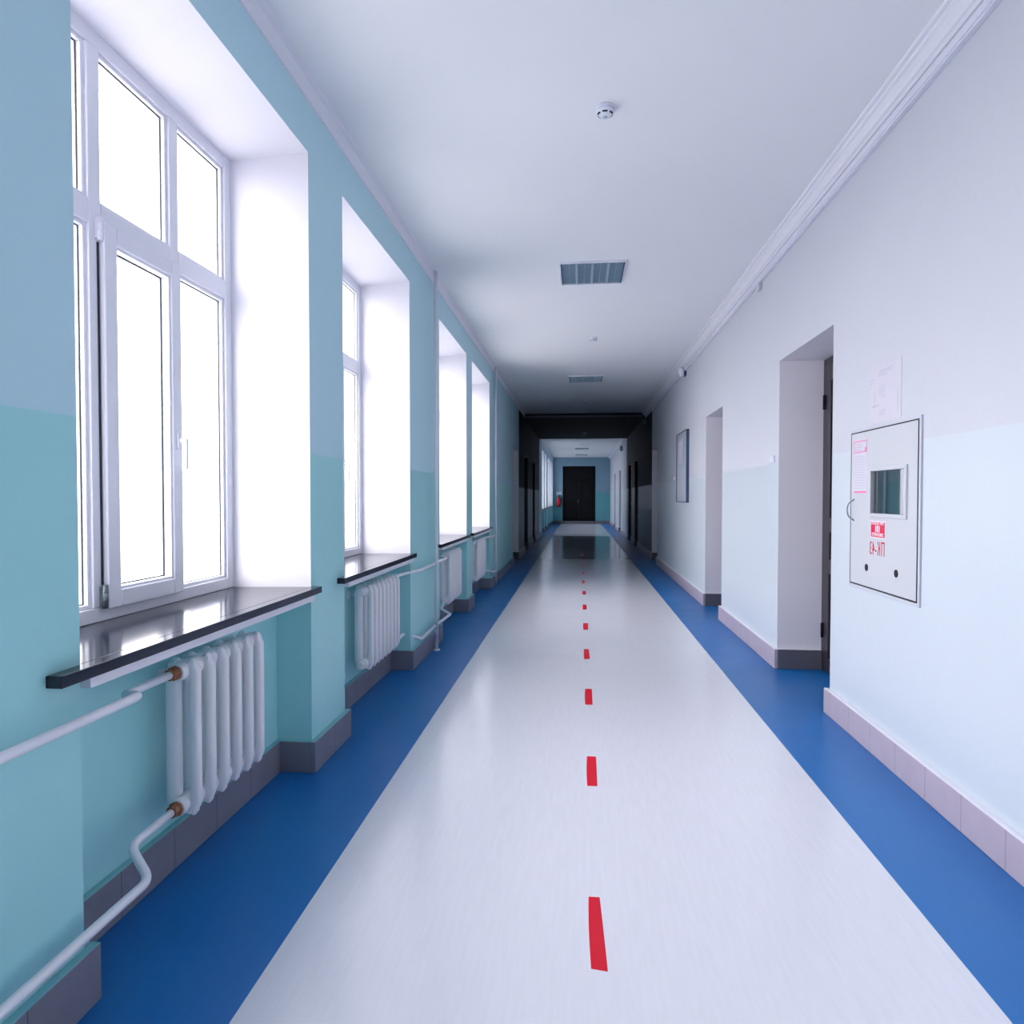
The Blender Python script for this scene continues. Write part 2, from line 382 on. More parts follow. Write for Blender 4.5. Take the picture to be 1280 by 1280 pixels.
# ------------------------------------------------------------------ windows
def window_unit():
    # local: opening 0..1.55 along y, z from SILL to 3.185, plane x = XW .. XW-.07
    W0, W1, ZB, ZT = 0., 1.555, SILL, 3.187
    root = thing('window_1', '', None); 
    xf, xb = XW, XW-.07
    m = MB()
    m.frame(W0, W1, ZB, ZT, .060, xb, xf, bottom=.055)
    mull = [(.533, .598), (1.03, 1.095)]
    for a, b in mull: m.box(xb, xf, a, b, ZB+.055, ZT-.06)
    TR = (2.462, 2.552)
    for a, b in ((W0+.06, .533), (.598, 1.03), (1.095, W1-.06)): m.box(xb, xf, a, b, *TR)
    m.build('window_frame', M['pvc'], root, bevel=.004)
    # glazing beads and seals plus panes of fixed lights
    lights = [(.06, .533, 1.032, TR[0]), (1.095, 1.495, 1.032, TR[0]), (.06, .533, TR[1], ZT-.06), (.598, 1.03, TR[1], ZT-.06), (1.095, 1.495, TR[1], ZT-.06)]
    for a, b, c, d in lights:
        m = MB(); m.frame(a, b, c, d, .016, xb+.02, xf-.012); m.build('glazing_bead', M['pvc'], root, bevel=.003)
        m = MB(); m.frame(a+.016, b-.016, c+.016, d-.016, .004, xb+.037, xb+.041); m.build('seal', M['seal'], root)
        m = MB(); m.box(xb+.030, xb+.036, a+.015, b-.015, c+.015, d-.015); m.build('pane', M['glass'], root)
    # opening sash in the lower middle light
    sa, sb, sc, sd = .582, 1.068, 1.022, 2.485
    m = MB(); m.frame(sa, sb, sc, sd, .068, xf+.001, xf+.026); m.frame(sa+.012, sb-.012, sc+.012, sd-.012, .056, xb+.01, xf+.002)
    s = m.build('sash', M['pvc'], root, bevel=.005)
    a, b, c, d = sa+.068, sb-.068, sc+.068, sd-.068
    m = MB(); m.frame(a-.004, b+.004, c-.004, d+.004, .016, xf-.03, xf+.018); m.build('glazing_bead', M['pvc'], s, bevel=.003)
    m = MB(); m.frame(a+.012, b-.012, c+.012, d-.012, .005, xf-.021, xf-.016); m.build('seal', M['seal'], s)
    m = MB(); m.box(xf-.028, xf-.022, a+.013, b-.013, c+.013, d-.013); m.build('pane', M['glass'], s)
    m = MB(); m.box(xf+.0005, xf+.003, sa-.010, sa-.001, sc+.09, sd-.08); m.build('gap_seal', M['seal'], s)
    for z0, mm in ((sc+.005, 'steel'), (sd-.075, 'pvc')):
        m = MB(); m.tube([(xf+.014, sa-.008, z0), (xf+.014, sa-.008, z0+.09)], .011, 12); m.box(xf+.001, xf+.012, sa-.02, sa+.014, z0+.008, z0+.082)
        for zz in (.03, .06): m.lathe([(.0125, 0), (.0125, .004)], (xf+.014, sa-.008, z0+zz), n=12)
        m.build('hinge', M[mm], s)
    m = MB(); hy = sb-.034
    m.box(xf+.026, xf+.036, hy-.014, hy+.014, 1.66, 1.735); m.lathe([(.010, 0), (.009, .030)], (xf+.036, hy, 1.70), 'x', 12)
    m.tube([(xf+.06, hy, 1.708), (xf+.064, hy, 1.69), (xf+.062, hy, 1.57)], .0095, 10); m.build('handle', M['plastic'], s, bevel=.002)
    return root
unit = window_unit()
wl = ['nearest tall white window at the left edge with its sash handle in view', 'second tall white window from the camera', 'third white window, just past the first vertical pipe',
      'fourth white window, last before the dark stretch', 'first bright window beyond the dark stretch', 'second bright window beyond the dark stretch', 'third bright window beyond the dark stretch',
      'fourth bright window beyond the dark stretch', 'last far window beside the end wall', 'window behind the viewer', 'farther window behind the viewer']
order = WINS[2:] + [WINS[1], WINS[0]]
DM = {}
for i, (a, b) in enumerate(order):
    o = unit if i == 0 else copy_tree(unit)
    o.name = 'window_%d' % (i+1)
    w = b - a; o.location = (0, a + SP - .003, 0); o.scale = (1, (w - 2*SP + .006)/1.555, 1)
    if 4 <= i <= 8:
        stack = list(o.children)
        while stack:
            q = stack.pop(); stack += list(q.children)
            if q.name.startswith('pane'):
                if q.data.name not in DM: DM[q.data.name] = q.data.copy(); DM[q.data.name].materials[0] = M['dimming']
                q.data = DM[q.data.name]
    tag(o, wl[i], 'window', kind='structure')
    # sill: dark polished slab with projecting front lip and white edge band below
    m = MB()
    m.box(XW-.10, XL, a-.05, b+.05, SILL-.03, SILL)
    m.box(XL, -1.352, a-.125, b+.033, SILL-.034, SILL)
    so = m.build('window_sill', M['granite'], None, bevel=.003)
    m = MB(); m.box(-1.43, -1.372, a+.004, b-.012, SILL-.068, SILL-.0345)
    so2 = m.build('edge_band', M['sill_white'], so)
    tag(so, 'black polished stone sill of the ' + ['nearest', 'second', 'third', 'fourth', 'fifth', 'sixth', 'seventh', 'eighth', 'ninth far', 'window behind the viewer, unseen', 'farther window behind, unseen'][i] + (' window from the camera' if i < 9 else ''), 'window sill', 'black window sills', kind='structure')
    # skylight sampling portal in the opening
    ld = bpy.data.lights.new('daylight_portal', 'AREA'); ld.shape = 'RECTANGLE'; ld.size = 2.2; ld.size_y = w-.1; ld.cycles.is_portal = True
    lo = bpy.data.objects.new('daylight_portal', ld); C.objects.link(lo); lo.location = (XW-.10, (a+b)/2, (SILL+3.19)/2); lo.rotation_euler = (0, -PI/2, 0)

# ------------------------------------------------------------------ radiators
def section_mesh():
    m = MB(); n = 16
    for cx, rx, ry in ((-.037, .029, .021), (.047, .021, .0185)):
        rings = []
        for z, k in ((.0, .30), (.008, .62), (.022, .88), (.05, 1), (.54, 1), (.562, .88), (.580, .62), (.588, .30)):
            lean = (0 if .03 < z < .55 else (.010 if cx < 0 else -.010))
            R = []
            for q in range(n):
                a = 2*PI*q/n; ca, sa = math.cos(a), math.sin(a)
                R.append((cx + lean + rx*k*math.copysign(abs(ca)**.75, ca), ry*k*math.copysign(abs(sa)**.85, sa), z))
            rings.append(R)
        m.loft(rings)
    for z in (.044, .544):
        m.lathe([(.032, -.0485), (.035, -.03), (.035, .03), (.032, .0485)], (0, 0, z), 'y', 16)
        m.box(-.05, .05, -.016, .016, z-.034, z+.030)
    return m
sec = None
def radiator(y0, n, pitch, near, label, pipes='near'):
    global sec
    r = thing('radiator', label, 'radiator', (-1.465, y0, .263), 'cast iron radiators under the windows')
    for i in range(n):
        if sec is None:
            s = section_mesh().build('section', M['rad'], r); sec = s
        else:
            s = sec.copy(); C.objects.link(s); s.parent = r
        s.location = (0, i*pitch, 0)
        s.scale = (1, pitch/.0975, 1)
    for z in (.044, .544):
        for side in (0, 1):
            ye = -pitch/2 if side == 0 else (n-.5)*pitch
            d = -1 if side == 0 else 1
            m = MB(); m.lathe([(.027, 0), (.027, d*.012), (.022, d*.014), (.022, d*.034)], (0, ye, z), 'y', 8 if near else 12, smooth=False)
            used = (pipes == 'near' and side == 0) or (pipes == 'far' and side == 1)
            m.build('pipe_nut' if used else 'plug', M['rust'] if (used and near) else M['rad'], r)
    for yy in (pitch*.5, (n-1.5)*pitch):
        m = MB(); m.box(-.125, -.02, yy-.006, yy+.006, .500, .512); m.box(-.125, -.118, yy-.02, yy+.02, .48, .53); m.build('wall_bracket', M['rad'], r)
    return r
radiator(2.355, 6, .100, True, 'nearest white cast iron radiator, six columns with rusty nuts')
radiator(4.47, 8, .096, False, 'second white cast iron radiator, left of the first vertical pipe', 'far')
radiator(7.285, 8, .095, False, 'third white cast iron radiator, just right of the first vertical pipe')
radiator(9.33, 8, .105, False, 'farthest white cast iron radiator beside the second vertical pipe', 'far')

# ------------------------------------------------------------------ heating pipes
PX, RX = -1.345, -1.465
RP = .0145
def clip_m(x, y, z):
    m = MB(); m.box(XL-.0, x, y-.008, y+.008, z-.006, z+.006); m.lathe([(.019, -.008), (.019, .008)], (x, y, z), 'y', 14)
    return m
t = thing('heating_pipe', 'white supply pipe running from the left edge into the nearest radiator top', 'pipe', (0, 0, 0), 'near heating pipes')
m = MB(); m.tube([(PX, -3, .838), (PX, 1.93, .838), (RX, 2.03, .808), (RX, 2.30, .807)], RP, 14, bend=.03); m.build('pipe_run', M['pipe'], t)
t = thing('heating_pipe', 'white return pipe along the skirting into the nearest radiator bottom', 'pipe', (0, 0, 0), 'near heating pipes')
m = MB(); m.tube([(PX, -3, .238), (PX, 1.97, .242), (RX, 2.05, .300), (RX, 2.30, .307)], RP, 14, bend=.04); m.build('pipe_run', M['pipe'], t)

r1 = thing('heating_riser', 'white vertical heating pipe between the second and third windows', 'pipe', (0, 0, 0))
m = MB(); m.tube([(-1.335, 6.22, 0), (-1.335, 6.22, HC)], .0165, 14); m.build('riser_pipe', M['pipe'], r1)
m = MB(); m.lathe([(.035, 0), (.033, .012), (.018, .014)], (-1.335, 6.22, 0)); m.build('floor_collar', M['pipe'], r1)
m = MB(); m.lathe([(.018, -.018), (.04, -.015), (.042, 0)], (-1.335, 6.22, HC)); m.build('ceiling_collar', M['pipe'], r1)
m = MB(); m.tube([(-1.345, 6.22, .825), (-1.345, 5.62, .825), (-1.465, 5.42, .809), (RX, 5.19, .807)], RP, 12, bend=.05); m.build('supply_branch', M['pipe'], r1)
m = MB(); m.tube([(-1.345, 6.22, .825), (-1.345, 6.78, .825), (-1.465, 6.95, .809), (RX, 7.24, .807)], RP, 12, bend=.05); m.build('supply_branch', M['pipe'], r1)
m = MB(); m.tube([(-1.345, 6.22, .235), (-1.345, 5.66, .228), (-1.465, 5.50, .30), (RX, 5.36, .29), (RX, 5.19, .307)], RP, 12, bend=.05); m.build('return_branch', M['pipe'], r1)
m = MB(); m.tube([(-1.345, 6.22, .235), (-1.345, 6.96, .21), (-1.465, 7.06, .25), (RX, 7.24, .307)], RP, 12, bend=.02); m.build('return_branch', M['pipe'], r1)

r2 = thing('heating_riser', 'white vertical heating pipe beside the fourth window, before the dark stretch', 'pipe', (0, 0, 0))
m = MB(); m.tube([(-1.350, 10.9, 0), (-1.350, 10.9, HC)], .0175, 14); m.build('riser_pipe', M['pipe'], r2)
m = MB(); m.lathe([(.018, -.018), (.04, -.015), (.042, 0)], (-1.350, 10.9, HC)); m.build('ceiling_collar', M['pipe'], r2)
m = MB(); m.tube([(-1.35, 10.9, .84), (-1.35, 10.6, .825), (-1.465, 10.42, .809), (RX, 10.15, .807)], RP, 12, bend=.05); m.build('supply_branch', M['pipe'], r2)
m = MB(); m.tube([(-1.35, 10.9, .25), (-1.35, 10.6, .25), (-1.465, 10.42, .30), (RX, 10.15, .307)], RP, 12, bend=.05); m.build('return_branch', M['pipe'], r2)

# ------------------------------------------------------------------ doors in the recesses
def panel_door(n, a, b, top, x, s, label, double=False, hinges=True):
    """leaf in plane x, facing the corridor in direction s (-1: right wall door)"""
    r = thing('door_%d' % n, label, 'door', (0, 0, 0), kind='structure')
    fx0, fx1 = sorted((x, x + s*-.08))
    m = MB(); m.frame(a+.003, b-.003, 0, top-.003, .055, fx0, fx1, bottom=0); m.build('door_frame', M['door'], r, bevel=.004)
    lx0, lx1 = sorted((x + s*.004, x - s*.04))
    lea = [(a+.058, b-.058)] if not double else [(a+.058, (a+b)/2-.002), ((a+b)/2+.002, b-.058)]
    for la, lb in lea:
        st = .11; rows = [(.13, .82), (.94, 1.16), (1.28, top-.20)]
        m = MB(); m.box(lx0, lx1, la, la+st, .01, top-.06); m.box(lx0, lx1, lb-st, lb, .01, top-.06)
        zz = [.01] + [v for rr in rows for v in rr] + [top-.06]
        for i in range(0, len(zz), 2): m.box(lx0, lx1, la+st, lb-st, zz[i], zz[i+1])
        lf = m.build('door_leaf', M['door'], r, bevel=.005)
        for z0, z1 in rows:
            px0, px1 = sorted((x - s*.012, x - s*.034))
            m = MB(); m.box(px0, px1, la+st, lb-st, z0, z1)
            q = .05; qx0, qx1 = sorted((x - s*.002, x - s*.013)); m.box(qx0, qx1, la+st+q, lb-st-q, z0+q, z1-q)
            m.build('door_panel', M['door'], lf, bevel=.006)
        if hinges:
            for z0 in (.28, top-.42):
                m = MB(); hyy = lb - .004 if lb == lea[-1][1] else la + .004
                m.tube([(x + s*.012, hyy+.004, z0), (x + s*.012, hyy+.004, z0+.12)], .011, 10); m.build('hinge', M['slot'], lf)
    ya = lea[0][0] + .06 if not double else lea[0][1] - .06
    m = MB(); m.lathe([(.026, s*.002), (.026, s*.01), (.010, s*.012), (.010, s*.045)], (x, ya, 1.03), 'x', 14); m.tube([(x+s*.045, ya, 1.03), (x+s*.047, ya+.11, 1.03)], .009, 10)
    m.build('door_handle', M['steel'], r)
    m = MB(); bx0, bx1 = sorted((x - s*.09, x - s*.12)); m.box(bx0, bx1, a, b, 0, top); m.build('door_backing', M['doorfar'], r)
dl = ['dark brown panelled door in the nearest recess left of the fire cabinet', 'door hidden in the second recess of the right wall', 'dark door in the third recess of the right wall, at the dark stretch',
      'fourth dark door of the right wall', 'wide fifth dark door of the right wall', 'dark door among the far right wall', 'last dark door on the far right wall']
for i, (a, b, top) in enumerate(RDOORS): panel_door(i+1, a, b, top, LEAF_R if i < 3 else 1.76, -1, dl[i], i == 4, i < 2)
dl = ['dark door in the left wall recess just past the second vertical pipe', 'second dark door of the left wall', 'third dark door of the left wall']
for i, (a, b, top) in enumerate(LDOORS): panel_door(8+i, a, b, top, LEAF_L if i == 0 else -1.50, 1, dl[i], False, False)

# end door (double, with transom) facing -y
r = thing('door_11', 'black double door with transom at the far end of the corridor', 'door', (0, 0, 0), kind='structure')
m = MB(); yd = Y1+.02
def fb(mb, x0, x1, z0, z1, y0, y1): mb.box(x0, x1, y0, y1, z0, z1)
for x0, x1, z0, z1 in ((-.867, -.79, .14, 3.097), (.81, .887, .14, 3.097), (-.79, .81, 3.02, 3.097), (-.79, .81, 2.36, 2.43)): fb(m, x0, x1, z0, z1, yd, yd+.10)
m.build('door_frame', M['doorfar'], r, bevel=.005)
m = MB(); fb(m, -.79, .81, 2.43, 3.02, yd+.05, yd+.07); m.build('transom_panel', M['doorfar'], r)
for x0, x1 in ((-.788, .008), (.012, .808)):
    m = MB()
    for a, b, c, d in ((x0, x0+.12, .15, 2.355), (x1-.12, x1, .15, 2.355), (x0+.12, x1-.12, .15, .35), (x0+.12, x1-.12, 1.05, 1.2), (x0+.12, x1-.12, 2.2, 2.355)): fb(m, a, b, c, d, yd+.02, yd+.06)
    lf = m.build('door_leaf', M['doorfar'], r, bevel=.005)
    m = MB(); fb(m, x0+.12, x1-.12, .35, 1.05, yd+.035, yd+.05); fb(m, x0+.12, x1-.12, 1.2, 2.2, yd+.035, yd+.05); m.build('door_panel', M['doorfar'], lf)
m = MB(); m.tube([(-.04, yd+.02, 1.12), (-.04, yd-.03, 1.12), (-.04, yd-.03, 1.32), (-.04, yd+.02, 1.32)], .012, 8, bend=.02); m.build('door_handle', M['steel'], r)
m = MB(); m.box(-.88, .90, Y1-.30, Y1+.13, 0, .14); tag(m.build('door_step', M['stone'], bevel=.01), 'low grey concrete step below the end door', 'step', kind='structure')

# ------------------------------------------------------------------ fire hose cabinet
a, b, c, d = CAB
cab = thing('fire_hose_cabinet', 'pale grey fire hose cabinet set in the right wall, small window and red lettering', 'cabinet', (0, 0, 0))
xf = XR
m = MB(); m.box(XR+.11, XR+.12, a, b, c, d); m.box(XR, XR+.17, a, a+.006, c, d); m.box(XR, XR+.17, b-.006, b, c, d); m.box(XR, XR+.17, a+.006, b-.006, c, c+.006); m.box(XR, XR+.17, a+.006, b-.006, d-.006, d)
m.build('cabinet_body', M['cab_in'], cab)
m = MB(); m.frame(a-.020, b+.020, c-.022, d+.018, .018, xf-.011, xf+.0); m.build('cabinet_frame', M['cab_fr'], cab, bevel=.003)
gy0, gy1, gz0, gz1 = 3.617, 4.018, 1.355, 1.597
m = MB(); g = .006
da, db, dc, dd = a+g, b-g, c+g, d-g
x0, x1 = xf-.012, xf+.006
m.box(x0, x1, da, gy0, dc, dd); m.box(x0, x1, gy1, db, dc, dd); m.box(x0, x1, gy0, gy1, dc, gz0); m.box(x0, x1, gy0, gy1, gz1, dd)
dr = m.build('cabinet_door', M['cab'], cab)
m = MB(); m.frame(gy0-.020, gy1+.020, gz0-.020, gz1+.020, .022, x0-.010, x0+.002); m.build('glass_frame', M['cab'], dr, bevel=.002)
m = MB(); m.box(x0+.010, x0+.013, gy0, gy1, gz0, gz1); m.build('glass_pane', M['cabglass'], dr)
m = MB(); m.frame(a-.002, b+.002, c-.001, d+.001, .0065, xf-.0125, xf-.008); m.build('door_gap', M['dark'], cab)
for yy, zz in ((4.076, 1.040), (3.710, 1.046)):
    m = MB(); m.lathe([(.021, 0), (.021, .002)], (x0-.0025, yy, zz), 'x', 24); m.build('vent_hole', M['slot'], dr)
m = MB(); m.tube([(x0, 4.262, 1.305), (x0-.03, 4.275, 1.33), (x0-.036, 4.28, 1.37), (x0-.03, 4.275, 1.41), (x0, 4.262, 1.435)], .004, 8, bend=.02); m.build('door_handle', M['steel'], dr)

def text_mesh(txt, size, y, z, x, mt, name, parent, sx=1., align='CENTER', ext=.0006, mirror=True, bold=.0, spc=1.0):
    cu = bpy.data.curves.new('text', 'FONT'); cu.body = txt; cu.size = size; cu.align_x = align; cu.align_y = 'CENTER'; cu.extrude = ext; cu.offset = bold; cu.resolution_u = 3; cu.space_character = spc
    tmp = bpy.data.objects.new('text', cu); C.objects.link(tmp)
    dg = bpy.context.evaluated_depsgraph_get(); me = bpy.data.meshes.new_from_object(tmp.evaluated_get(dg))
    bpy.data.objects.remove(tmp); me.name = name
    for v in me.vertices:
        px, py, pz = v.co
        v.co = (x - pz, y + px*sx*(1 if mirror else -1), z + py)
    me.materials.clear(); me.materials.append(mt)
    o = bpy.data.objects.new(name, me); C.objects.link(o); o.parent = parent
    return o
text_mesh('ПК-43', .108, 3.942, 1.154, x0-.001, M['sred'], 'number_lettering', dr, sx=.58, spc=1.18)

# stickers on the cabinet door
st = thing('phone_sticker', 'red and white square sticker with 101 below the cabinet window', 'sticker', (0, 0, 0))
m = MB(); m.box(x0-.0012, x0-.0002, 3.841, 4.026, 1.219, 1.315); m.build('sticker_sheet', M['swhite'], st)
m = MB(); m.box(x0-.0020, x0-.0012, 3.847, 4.020, 1.224, 1.310); m.build('red_field', M['sred'], st)
m = MB(); 
text_mesh('ПРИ ПОЖАРЕ', .022, 3.934, 1.300, x0-.0024, M['swhite'], 'top_line', st, sx=1.08, bold=.0006)
text_mesh('101', .050, 3.934, 1.268, x0-.0024, M['swhite'], 'number_101', st, sx=.95, bold=.002)
text_mesh('ЗВОНИТЕ', .024, 3.934, 1.237, x0-.0024, M['swhite'], 'bottom_line', st, sx=1.3, bold=.0006)
st = thing('instruction_sticker', 'tall pale pink printed instruction sticker at the cabinet upper left', 'sticker', (0, 0, 0))
m = MB(); m.box(x0-.0012, x0-.0002, 4.085, 4.270, 1.470, 1.795); m.build('sticker_sheet', M['paper'], st)
m = MB(); m.frame(4.088, 4.267, 1.712, 1.782, .006, x0-.002, x0-.0012); m.build('header_frame', M['spink'], st)
m = MB(); m.box(x0-.002, x0-.0012, 4.090, 4.262, 1.473, 1.484); m.build('footer_line', M['spink'], st)
m = MB(); m.box(x0-.0024, x0-.002, 4.094, 4.112, 1.716, 1.740); m.build('pink_block', M['spink'], st)
m = MB()
for k in range(13): m.box(x0-.0018, x0-.0012, 4.10 + .02*random.random(), 4.258, 1.500+k*.0155, 1.503+k*.0155)
m.box(x0-.0018, x0-.0012, 4.16, 4.24, 1.757, 1.762); m.box(x0-.0018, x0-.0012, 4.14, 4.25, 1.742, 1.746); m.box(x0-.0018, x0-.0012, 4.17, 4.25, 1.726, 1.730)
m.build('text_lines', M['ink'], st)

# paper on the wall above the cabinet
pp = thing('paper_notice', 'faint white paper plan taped to the wall above the fire cabinet', 'paper', (0, 0, 0))
m = MB(); m.box(XR-.002, XR-.0005, 3.703, 4.094, 1.868, 2.187); m.build('sheet', M['paper'], pp)
m = MB(); x = XR-.0026
for z, ya, yb in ((2.150, 3.80, 3.97), (2.138, 3.82, 3.97), (2.125, 3.88, 3.97), (2.112, 4.02, 4.085), (2.095, 4.03, 4.085), (1.93, 3.88, 3.96), (1.917, 3.88, 3.96), (1.905, 3.88, 3.96)):
    m.box(x, x+.0006, ya, yb, z, z+.0035)
for ya, za, yb, zb in ((3.93, 2.06, 3.96, 2.02), (3.90, 2.07, 3.93, 2.0), (3.96, 1.96, 4.05, 1.965), (4.02, 1.95, 4.022, 2.04), (3.74, 1.90, 3.742, 2.02)):
    m.box(x, x+.0006, min(ya, yb), max(ya, yb)+.001, min(za, zb), max(za, zb)+.001) if abs(ya-yb) < .003 or abs(za-zb) < .006 else m.frame(min(ya, yb), max(ya, yb), min(za, zb), max(za, zb), .002, x, x+.0006)
m.build('printed_lines', M['ink'], pp)

# ------------------------------------------------------------------ floor tape
od = ['first', 'second', 'third', 'fourth', 'fifth', 'sixth', 'seventh', 'eighth', 'ninth', 'tenth', 'eleventh', 'twelfth']
for k in range(12):
    y0 = 2.035 + 1.3265*k; ln = .385
    m = MB(); cx = .069 + .0025*k if k else .067; w = .0245
    j = [random.uniform(-.002, .002) for _ in range(4)]
    y1 = y0 + ln
    sk = -.012 if k == 0 else random.uniform(-.004, .004)
    N = 6; top = []
    for i in range(N+1):
        u = i/N; bow = .003*math.sin(u*PI)
        top.append((cx - w*(1.0+.06*(1-u)) + sk*u*.2 - bow + j[0]*u, y0 + .012*(1-u)*(1 if k == 0 else 0) + u*ln, cx + w + sk*u + j[1]*u))
    for i in range(N):
        a0, ya, b0 = top[i]; a1, yb, b1 = top[i+1]
        d0 = -.008 if (i == 0 and k == 0) else 0
        z = .0011
        p = [(a0, ya, 0), (b0, ya+d0, 0), (b1, yb, 0), (a1, yb, 0), (a0, ya, z), (b0, ya+d0, z), (b1, yb, z), (a1, yb, z)]
        m.hexa(p)
    o = m.build('floor_tape_strip', M['red'], loc=(cx, y0+ln/2, 0))
    tag(o, (('nearest' if k == 0 else od[k]) + ' red tape dash on the grey floor, counting from the viewer'), 'floor tape', 'red tape dashes along the corridor')

# ------------------------------------------------------------------ ceiling fittings
LX = .12
def luminaire(x, y):
    r = thing('ceiling_light', '', 'ceiling light', (x, y, HC), 'louvred ceiling lights')
    S = .30; D = .024
    m = MB()
    m.box(-S-.004, -S+.012, -S, S, -D+.004, 0); m.box(S-.012, S+.012, -S, S, -D+.008, 0); m.box(-S+.012, S-.012, -S, -S+.008, -D+.004, 0); m.box(-S+.012, S-.012, S-.012, S, -D, 0)
    m.build('housing', M['cornice'], r, bevel=.002)
    for q in (-S+.012, S-.020):
        m = MB(); m.box(q, q+.008, -S+.012, S-.012, -D-.001, -.004); m.build('inner_side', M['lamp_edge'], r)
    m = MB(); m.box(-S+.012, S-.012, -S+.012, S-.012, -.008, -.002); m.build('reflector', M['louvre'], r)
    for k in range(4):
        cx = -.215 + k*.1433
        m = MB(); m.tube([(cx, -.27, -.0115), (cx, .27, -.0115)], .0045, 8); m.build('tube', M['tube'], r)
    m = MB()
    for k in range(11):
        yy = -S + .05 + k*.05
        m.box(-S+.02, S-.02, yy-.003, yy+.003, -D+.001, -.009)
    m.build('cross_louvre', M['louvre'], r)
    m = MB()
    for cx in (-.145, 0, .145):
        m.box(cx-.011, cx+.011, -S+.012, S-.012, -D+.0005, -.009)
    m.build('long_louvre', M['louvre_band'], r)
    return r
lum = luminaire(LX, 6.43)
ll = ['nearest louvred square ceiling light', 'second louvred ceiling light at the edge of the dark stretch', 'third ceiling light, beyond the cross beam', 'fourth ceiling light far down the corridor', 'farthest ceiling light near the end door']
for i, yy in enumerate((6.43, 12.15, 24.3, 29.6, 34.0)):
    o = lum if i == 0 else copy_tree(lum)
    o.location = (LX + .002*i, yy, HC); o['label'] = ll[i]
def detector():
    r = thing('smoke_detector', '', 'smoke detector', (0, 0, HC), 'round ceiling smoke detectors')
    m = MB(); m.lathe([(.052, 0), (.052, -.010), (.048, -.014)], (0, 0, 0), n=32); m.build('base', M['plastic'], r)
    m = MB(); m.lathe([(.046, -.012), (.049, -.022), (.046, -.034), (.036, -.042), (.030, -.047), (.016, -.052), (.004, -.053)], (0, 0, 0), n=32); b = m.build('cover', M['plastic'], r)
    for k in range(6):
        m = MB(); a0 = k*PI/3 + .12; R = []
        for q in range(6):
            a = a0 + q*.14
            R.append([(math.cos(a)*rr, math.sin(a)*rr, z) for rr, z in ((.0375, -.0435), (.044, -.0375), (.0405, -.036), (.034, -.041))])
        m.loft(R, 0, True, False); m.build('vent_slot', M['slot'], b)
    m = MB(); m.lathe([(.012, -.050), (.012, -.0535), (.008, -.055)], (0, 0, 0), n=16); m.build('sensor_cap', M['louvre_band'], b)
    return r
det = detector()
dlb = ['nearest white round smoke detector on the ceiling', 'second smoke detector, between the first two ceiling lights', 'third smoke detector in the dark stretch', 'fourth smoke detector beyond the cross beam', 'fifth and farthest smoke detector on the ceiling']
for i, (x, yy) in enumerate(((.138, 3.74), (.19, 9.05), (.146, 15.0), (.18, 21.6), (.13, 27.0))):
    o = det if i == 0 else copy_tree(det)
    o.location = (x, yy, 3.50 if 17.2 < yy < BAY[1] else HC); o['label'] = dlb[i]

# ------------------------------------------------------------------ small things on the right wall
r = thing('alarm_speaker', 'small round white alarm speaker under the right cornice', 'speaker', (0, 0, 0))
m = MB(); m.box(XR-.035, XR, 10.80, 10.92, 3.35, 3.47); m.build('mount', M['lamp_edge'], r, bevel=.004)
m = MB(); m.lathe([(.055, 0), (.075, -.012), (.078, -.05), (.060, -.075), (.02, -.082)], (XR-.035, 10.84, 3.41), 'x', 28); m.build('housing', M['plastic'], r)
r = thing('junction_box', 'tiny grey box hanging below the cable trunking', 'junction box', (0, 0, 0))
m = MB(); m.box(XR-.030, XR, 6.42, 6.50, 3.36, 3.424); m.build('body', M['cab_fr'], r, bevel=.003)
m = MB(); m.box(XR-.024, XR-.004, 6.43, 6.49, 3.424, 3.428); m.build('cable_entry', M['slot'], r)
r = thing('notice_board', 'grey framed notice board on the right wall beyond the second recess', 'notice board', (0, 0, 0))
m = MB(); m.box(XR-.035, XR, 10.50, 11.52, 1.375, 2.475); m.build('panel', M['board'], r)
m = MB(); m.frame(10.488, 11.532, 1.363, 2.487, .012, XR-.045, XR); m.build('frame', M['lamp_edge'], r, bevel=.003)
m = MB(); m.box(XR-.040, XR-.035, 10.9, 11.35, 1.98, 2.35); m.build('sheet', M['paper'], r)
m = MB(); m.box(XR-.040, XR-.035, 10.60, 11.40, 1.45, 1.90); m.build('sheet', M['cab_fr'], r)
def switch(y, z, w, label):
    r = thing('light_switch', label, 'switch', (0, 0, 0), 'white wall switches')
    m = MB(); m.box(XR-.012, XR, y-w, y+w, z-.03, z+.03); m.build('plate', M['plastic'], r, bevel=.003)
    m = MB(); m.box(XR-.018, XR-.012, y-w*.55, y+w*.55, z-.02, z+.02); m.build('rocker', M['plastic'], r, bevel=.002)
switch(12.05, 1.775, .045, 'small white light switch beyond the notice board')
switch(6.02, 1.775, .045, 'white light switch beside the nearest door recess')
for i, (xx, yy, lb) in enumerate(((XR, 17.0, 'small dark speaker box high on the right wall at the cross beam'), (XR, 26.2, 'small dark speaker box high on the far right wall'))):
    r = thing('wall_speaker', lb, 'speaker', (0, 0, 0))
    m = MB(); m.box(XR-.10, XR, yy-.07, yy+.07, 3.22, 3.40); m.build('case', M['lamp_edge'], r, bevel=.006)
    m = MB(); m.box(XR-.09, XR-.01, yy-.074, yy-.0702, 3.24, 3.38); m.build('grille', M['steel'], r)

